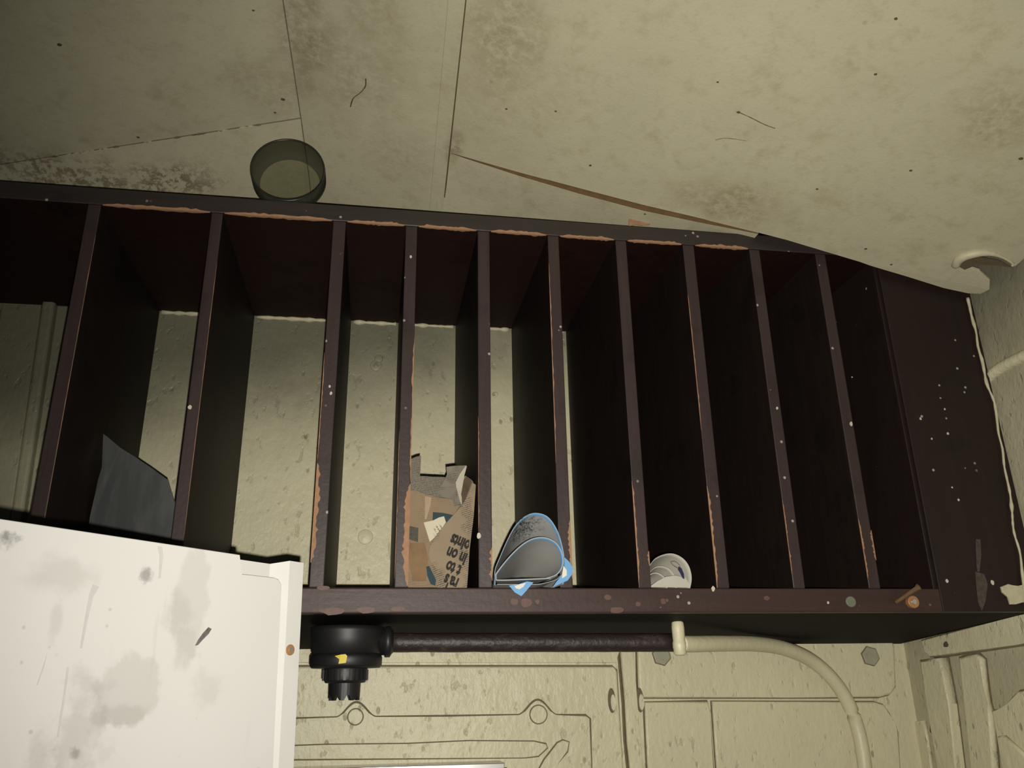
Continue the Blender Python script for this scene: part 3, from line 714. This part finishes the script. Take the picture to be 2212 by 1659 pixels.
# crumpled newspaper
xa, xb = XD[3][1] + .001, XD[4][0] - .0015
def sheet(name, parent, pts, y0, tilt=0, m=None, amp=.002, th=.0005, seed=0, loc=None, clampx=True, foldx=None):
    P = [Y(y0)(*p) for p in pts]
    bm = bmesh.new(); f = bm.faces.new([bm.verts.new(p) for p in P])
    bmesh.ops.triangulate(bm, faces=[f])
    for _ in range(4):
        es = [e for e in bm.edges if e.calc_length() > .006]
        if not es: break
        bmesh.ops.subdivide_edges(bm, edges=es, cuts=1); bmesh.ops.triangulate(bm, faces=bm.faces[:])
    cxm = sum(p.x for p in P) / len(P)
    for v in bm.verts:
        k = noise.noise(V((v.co.x * 28 + seed * 9, v.co.z * 28, seed))) + .5 * noise.noise(V((v.co.x * 70 + seed, v.co.z * 70, seed)))
        v.co.y += amp * k + tilt * (v.co.x - cxm)
        if clampx: v.co.x = min(max(v.co.x, xa), xb)
        v.co.y = max(v.co.y, YF + .002)
        v.co.z = max(v.co.z, ZB1 + .0006)
    bmesh.ops.recalc_face_normals(bm, faces=bm.faces)
    shell(bm, th, (0, 1, 0) if name != 'outer_leaf' and not name.endswith('_leaf') else None)
    return link(name, bm, m, parent, False, loc)
def news_mat(name, base, ink, scale, rot):
    t = NT(name); v = t.scaled(1, 1, 1, (0, rot, 0))
    sx = t.n('ShaderNodeSeparateXYZ'); t.l(v, sx.inputs[0])
    line = t.ramp(t.math('SINE', t.math('MULTIPLY', sx.outputs['Z'], scale)), .0, .35)
    mp_ = t.n('ShaderNodeMapping'); mp_.inputs['Scale'].default_value = (1, 1, .25); t.l(v, mp_.inputs['Vector'])
    wd = t.ramp(t.noise(1400 * scale / 2600, 2, .6, mp_.outputs[0]), .42, .5)
    colm = t.ramp(t.noise(24, 2), .42, .5)
    k = t.math('MULTIPLY', t.math('MULTIPLY', line, wd), t.math('MULTIPLY', colm, ink))
    col = t.mix(t.noise(25, 4), base, tuple(c * .72 for c in base))
    return t.done(t.mix(k, col, (.05, .045, .04)), .85, .1)
K = (.29, .225, .155)
m_n1 = news_mat('newsprint', K, .85, 2600, .35); m_n2 = news_mat('newsprint_grey', (.22, .195, .155), .85, 3000, -.1); m_n3 = news_mat('newsprint_plain', (.27, .20, .13), .25, 2300, .1)
ox = lambda p: (850 + p[0] / 4.88, 960 + p[1] / 4.88)
np_ = thing('newspaper', 'crumpled folded newspaper with upside-down print stuffed in a narrow slot', 'newspaper', (sum((xa, xb)) / 2, 1.03, FLOOR))
sheet('page', np_, [ox(p) for p in [(165, 160), (190, 150), (205, 165), (240, 130), (290, 118), (285, 250), (268, 480), (260, 700), (170, 700)]], 1.042, 0, m_n2, .0015, seed=1)
sheet('page', np_, [ox(p) for p in [(180, 330), (540, 345), (600, 430), (760, 330), (830, 380), (868, 430), (868, 700), (700, 1400), (180, 1400)]], 1.040, 0, m_n2, .002, seed=2)
sheet('page', np_, [ox(p) for p in [(700, 440), (765, 335), (830, 385), (800, 470), (730, 640), (700, 560)]], 1.034, 0, plain('newsprint_photo', (.10, .07, .045), .85, .1, var=.5), .001, seed=7)
flp = sheet('folded_corner', np_, [ox(p) for p in [(555, 240), (640, 228), (770, 213), (745, 290), (715, 380), (655, 440), (560, 450), (478, 455), (515, 415), (562, 320)]], 1.026, .25, m_n2, .003, seed=3)
sheet('fold_highlight', flp, [ox(p) for p in [(765, 220), (772, 235), (745, 330), (722, 400), (700, 470), (720, 560), (722, 640), (700, 600), (660, 450), (655, 400), (700, 310)]], 1.022, .1, plain('pale_paper', (.42, .38, .31), .85, .1), .001, seed=8)
sheet('page', np_, [ox(p) for p in [(170, 485), (250, 492), (340, 530), (480, 560), (625, 580), (640, 650), (700, 640), (640, 745), (540, 860), (420, 1030), (370, 1160), (450, 1380), (470, 1560), (140, 1560), (150, 1100)]], 1.028, 0, m_n3, .002, seed=4)
for pts_, m_, y_ in [([(415, 715), (520, 722), (632, 745), (600, 790), (560, 825), (530, 770), (480, 790), (412, 800)], plain('teal_print', (.035, .06, .068), .8, .1), 1.0235),
                  ([(345, 1290), (375, 1280), (420, 1370), (448, 1430), (440, 1490), (390, 1470), (355, 1380)], plain('teal_print', (.035, .06, .068), .8, .1), 1.0235),
                  ([(165, 860), (262, 880), (258, 1030), (165, 1000)], plain('faded_grey_print', (.09, .085, .07), .8, .1, var=.6, scale=400), 1.0235),
                  ([(330, 545), (400, 560), (390, 640), (345, 790), (330, 790)], plain('pale_print', (.36, .27, .19), .8, .1), 1.0235),
                  ([(170, 1040), (330, 1040), (365, 1200), (340, 1440), (200, 1440), (160, 1200)], plain('orange_print', (.24, .155, .085), .85, .1, var=.6, scale=30), 1.0238)]:
    sheet('printed_patch', np_, [ox(p) for p in pts_], y_, 0, m_, .0006, seed=5)
sheet('torn_scrap', np_, [ox(p) for p in [(318, 822), (420, 800), (480, 770), (532, 758), (552, 822), (500, 900), (455, 960), (382, 1028), (350, 920)]], 1.019, 0, news_mat('pale_newsprint', (.60, .55, .42), .8, 1500, -1.0), .0006, seed=6)
front = sheet('page', np_, [ox(p) for p in [(868, 425), (832, 402), (790, 520), (722, 640), (640, 750), (545, 840), (470, 930), (385, 1060), (368, 1160), (400, 1290), (448, 1420), (470, 1560), (770, 1560), (790, 1300), (803, 1100), (845, 760)]], 1.014, 0, m_n1, .0010, seed=9)
front['label'] = 'front page fold with large black upside-down words'
m_ink = plain('headline_ink', (.022, .019, .017), .7, .2, var=.2)
def text_part(body, px, py, size, ang, y, parent, m, bold=0.0):
    cu = bpy.data.curves.new('t', 'FONT'); cu.body = body; cu.size = size; cu.align_x = 'CENTER'; cu.align_y = 'CENTER'; cu.offset = bold; cu.extrude = .0002
    to = bpy.data.objects.new('t', cu); C.objects.link(to)
    bpy.context.view_layer.update()
    me = bpy.data.meshes.new_from_object(to.evaluated_get(bpy.context.evaluated_depsgraph_get()))
    bpy.data.objects.remove(to)
    # text plane XY -> world XZ facing -Y
    R = Matrix.Rotation(math.pi / 2, 4, 'X'); A = Matrix.Rotation(ang, 4, 'Y'); S = Matrix.Diagonal((.60, 1, 1, 1))
    me.transform(Matrix.Translation(Y(y)(px, py)) @ A @ R @ S)
    bm = bmesh.new(); bm.from_mesh(me); bpy.data.meshes.remove(me)
    e0, e1 = Y(y)(1013, 1185), Y(y)(1008, 1280); nn_ = V((-(e1 - e0).z, 0, (e1 - e0).x)); nn_ = nn_ if nn_.x > 0 else -nn_
    bmesh.ops.bisect_plane(bm, geom=bm.verts[:] + bm.edges[:] + bm.faces[:], plane_co=e0, plane_no=nn_, clear_outer=True)
    return link('headline', bm, m, parent)
for body, px, py, sz in [('points', 999, 1174, .0205), ('in on', 986, 1200, .0205), ('t to', 979, 1228, .0205), ("ra's", 974, 1256, .0205)]:
    text_part(body, px, py, sz, math.pi + math.radians(22), 1.0118, front, m_ink, .0009)

# curled leaflets -----------------------------------------------------
def curl(name, parent, sec, y0, depth, mats, shrink, focus, th=.0006, band=.0, label=None, loc=None, rows=14, endf=None, zmin=None, xmin=-9):
    """sec: px outline of the front rim (open curve). the sheet runs back from it, tightening towards focus"""
    zmin = zmin or FLOOR + .001
    S = smoothpath([Y(y0)(*p) for p in sec], 6); fo = Y(y0)(*focus); bm = bmesh.new(); grid = []
    for i in range(rows + 1):
        t = i / rows; tt = 0 if i == 0 else ((band / depth) if i == 1 and band else t)
        k = 1 - shrink * tt; row = []
        for j, p in enumerate(S):
            q = fo + (p - fo) * k; q = V((max(q.x, xmin), y0 + depth * tt, max(q.z, zmin)))
            row.append(bm.verts.new(q))
        grid.append(row)
    for i in range(rows):
        for j in range(len(S) - 1):
            f = bm.faces.new((grid[i][j], grid[i][j + 1], grid[i + 1][j + 1], grid[i + 1][j])); f.material_index = 1 if (i == 0 and band) else 0
    if endf:
        f = bm.faces.new(grid[-1]); f.material_index = 0
    bmesh.ops.recalc_face_normals(bm, faces=bm.faces)
    shell(bm, th, (0, 1, 0) if name != 'outer_leaf' and not name.endswith('_leaf') else None)
    o = link(name, bm, mats, parent, True, loc)
    if label: o['label'] = label
    return o
t = NT('grey_leaflet_paper')
bl = t.blob(Y(1.0)(1140, 1145), .017, .4, .4, stretch=(.9, .3, 1.1), nscale=120); ln_ = t.ramp(t.noise(160, 6, .8, t.scaled(1.4, .5, .8), 2.0), .47, .55)
m_lf = t.done(t.mix(t.math('MULTIPLY', bl, t.math('MULTIPLY', ln_, .95)), t.mix(t.noise(25, 3), (.34, .335, .33), (.44, .435, .42)), (.012, .013, .016)), .6, .3)
t = NT('grey_leaflet_inner'); m_lf2 = t.done(t.mix(t.noise(25, 3), (.32, .315, .30), (.42, .41, .39)), .6, .3)
m_blue = plain('blue_border', (.13, .32, .58), .5, .4, var=.2)
m_bluew = plain('white_print', (.62, .6, .52), .6, .3, var=.1)
lf = thing('curled_leaflet', 'grey leaflet with bright blue edges curled into a cone in its slot', 'leaflet', (XD[4][1] + .03, 1.04, FLOOR))
curl('outer_leaf', lf, [(1064, 1284), (1067, 1240), (1082, 1200), (1100, 1160), (1116, 1133), (1138, 1114), (1160, 1109), (1184, 1118), (1204, 1148), (1216, 1190), (1220, 1230), (1216, 1262)], 1.0 - .014, .20, [m_lf, m_blue], .62, (1150, 1262), band=.006, endf=True, zmin=ZB1 + .001, xmin=XD[4][1] + .0015)
curl('inner_leaf', lf, [(1190, 1248), (1120, 1251), (1082, 1252), (1070, 1250), (1074, 1238), (1100, 1205), (1128, 1178), (1154, 1164), (1180, 1163), (1202, 1175), (1214, 1198), (1214, 1222), (1202, 1240), (1180, 1248)], .976, .17, [m_lf2, m_blue], .66, (1160, 1236), band=.006, th=.0012, endf=True, zmin=ZB1 + .001, xmin=XD[4][1] + .0015)
curl('lower_leaf', lf, [(1064, 1276), (1082, 1262), (1110, 1264), (1160, 1262), (1200, 1252), (1214, 1240)], .972, .12, [m_lf2, m_blue], .3, (1150, 1262), band=.003, zmin=ZB1 + .001, xmin=XD[4][1] + .0015)
def flat(name, parent, pts, y, m, th=.0006):
    bm = bmesh.new(); prism(bm, [Y(y)(*p) for p in pts], NB, th); return link(name, bm, m, parent)
z1 = flat('blue_corner', lf, [(1099, 1265), (1112, 1280), (1126, 1288), (1136, 1277), (1152, 1258), (1138, 1256), (1120, 1262)], .968, m_blue)
flat('white_panel', z1, [(1111, 1266), (1124, 1262), (1136, 1259), (1130, 1268), (1122, 1273), (1114, 1271)], .9675, m_bluew, .0004)
z2 = flat('blue_corner', lf, [(1218, 1203), (1228, 1212), (1237, 1226), (1236, 1240), (1226, 1254), (1208, 1262), (1193, 1269), (1203, 1255), (1216, 1240), (1220, 1222)], .968, m_blue)
flat('white_panel', z2, [(1217, 1222), (1224, 1232), (1224, 1243), (1214, 1250), (1214, 1240)], .9675, m_bluew, .0004)

rl = thing('rolled_paper', 'small white curled paper roll with a navy mark, right of the blue-edged leaflet', 'paper roll', (XD[6][1] + .03, 1.03, FLOOR))
t = NT('white_roll_paper'); m_rl = t.done(t.mix(t.noise(20, 3), (.36, .345, .30), (.46, .44, .385)), .65, .3)
curl('outer_leaf', rl, [(1404, 1222), (1416, 1207), (1436, 1198), (1455, 1197), (1474, 1206), (1487, 1222), (1493, 1243), (1492, 1262), (1486, 1284)], 1.010, .10, [m_rl, m_rl], .80, (1428, 1252), endf=True, zmin=ZB1 + .0006)
curl('middle_leaf', rl, [(1404, 1236), (1416, 1226), (1430, 1224), (1446, 1230), (1458, 1246), (1462, 1262), (1460, 1284)], 1.028, .07, [m_rl, m_rl], .7, (1418, 1262), endf=True)
curl('inner_leaf', rl, [(1404, 1242), (1416, 1238), (1428, 1242), (1438, 1254), (1442, 1284)], 1.016, .05, [m_rl, m_rl], .6, (1408, 1262), th=.001, endf=True, zmin=ZB1 + .0006)
flat('front_flap', rl, [(1405, 1266), (1420, 1255), (1438, 1246), (1458, 1243), (1480, 1248), (1489, 1262), (1488, 1269), (1405, 1268)], 1.0095, m_rl)
flat('navy_mark', rl, [(1466, 1224), (1472, 1228), (1477, 1240), (1478, 1251), (1474, 1249), (1469, 1238), (1464, 1230)], 1.007, plain('navy_ink', (.008, .012, .05), .5))
bm = bmesh.new(); P = smoothpath([Y(1.0085)(*p) for p in [(1464, 1227), (1455, 1222), (1449, 1214), (1458, 1213), (1466, 1219), (1470, 1226)]], 4); tube(bm, P, .0004, 6)
link('printed_outline', bm, plain('grey_ink', (.12, .11, .11), .6), rl)

# ------------------------------------------------------------------ smoked glass bowl lying on the rack top
R = .0500; cc = V((yf(617, 400).x + .001, YF + .001, ZT + R + .0006))
t = NT('smoked_glass'); tr = t.t
gl = t.n('ShaderNodeBsdfGlass'); gl.inputs['Color'].default_value = (.50, .52, .46, 1); gl.inputs['Roughness'].default_value = .03; gl.inputs['IOR'].default_value = 1.12
tb = t.n('ShaderNodeBsdfTransparent'); tb.inputs['Color'].default_value = (.50, .51, .44, 1)
ms = t.n('ShaderNodeMixShader'); ms.inputs[0].default_value = .2
gs = t.n('ShaderNodeBsdfDiffuse'); gs.inputs['Color'].default_value = (.07, .07, .055, 1)
t.l(tb.outputs[0], ms.inputs[1]); t.l(gs.outputs[0], ms.inputs[2]); ms.inputs[0].default_value = .35
t.l(ms.outputs[0], t.t.nodes['Material Output'].inputs[0]); m_glass = t.m
cup = thing('glass_jar', 'smoked glass jar lying on its side on the rack top, mouth outward', 'jar', V((cc.x, YF + .03, ZT)))
bm = bmesh.new()
lathe(bm, [(R - .001, .0), (R, .001), (R, .026), (R - .003, .033), (R - .009, .036)], cc, 'Y', 48, closed=False)
link('bowl', bm, m_glass, cup, True)
t = NT('clearer_glass'); tb = t.n('ShaderNodeBsdfTransparent'); tb.inputs['Color'].default_value = (.74, .75, .66, 1)
gs = t.n('ShaderNodeBsdfDiffuse'); gs.inputs['Color'].default_value = (.12, .12, .09, 1); ms = t.n('ShaderNodeMixShader'); ms.inputs[0].default_value = .15
t.l(tb.outputs[0], ms.inputs[1]); t.l(gs.outputs[0], ms.inputs[2]); t.l(ms.outputs[0], t.t.nodes['Material Output'].inputs[0])
bm = bmesh.new(); lathe(bm, [(R - .009, .0355), (R - .012, .0365), (.0005, .0365)], cc, 'Y', 48, closed=False); link('jar_bottom', bm, t.m, cup, True)
bm = bmesh.new(); n = 48
ringp = [cc + V(((R - .0012) * math.cos(2 * math.pi * k / n), 0, (R - .0012) * math.sin(2 * math.pi * k / n))) for k in range(n + 1)]
tube(bm, ringp, .0011, 8, cap=False); link('rim', bm, plain('dark_rim', (.02, .02, .017), .3, .5), cup, True)

# ------------------------------------------------------------------ tidy
for o in bpy.data.objects:
    if '_wl' in o: del o['_wl']
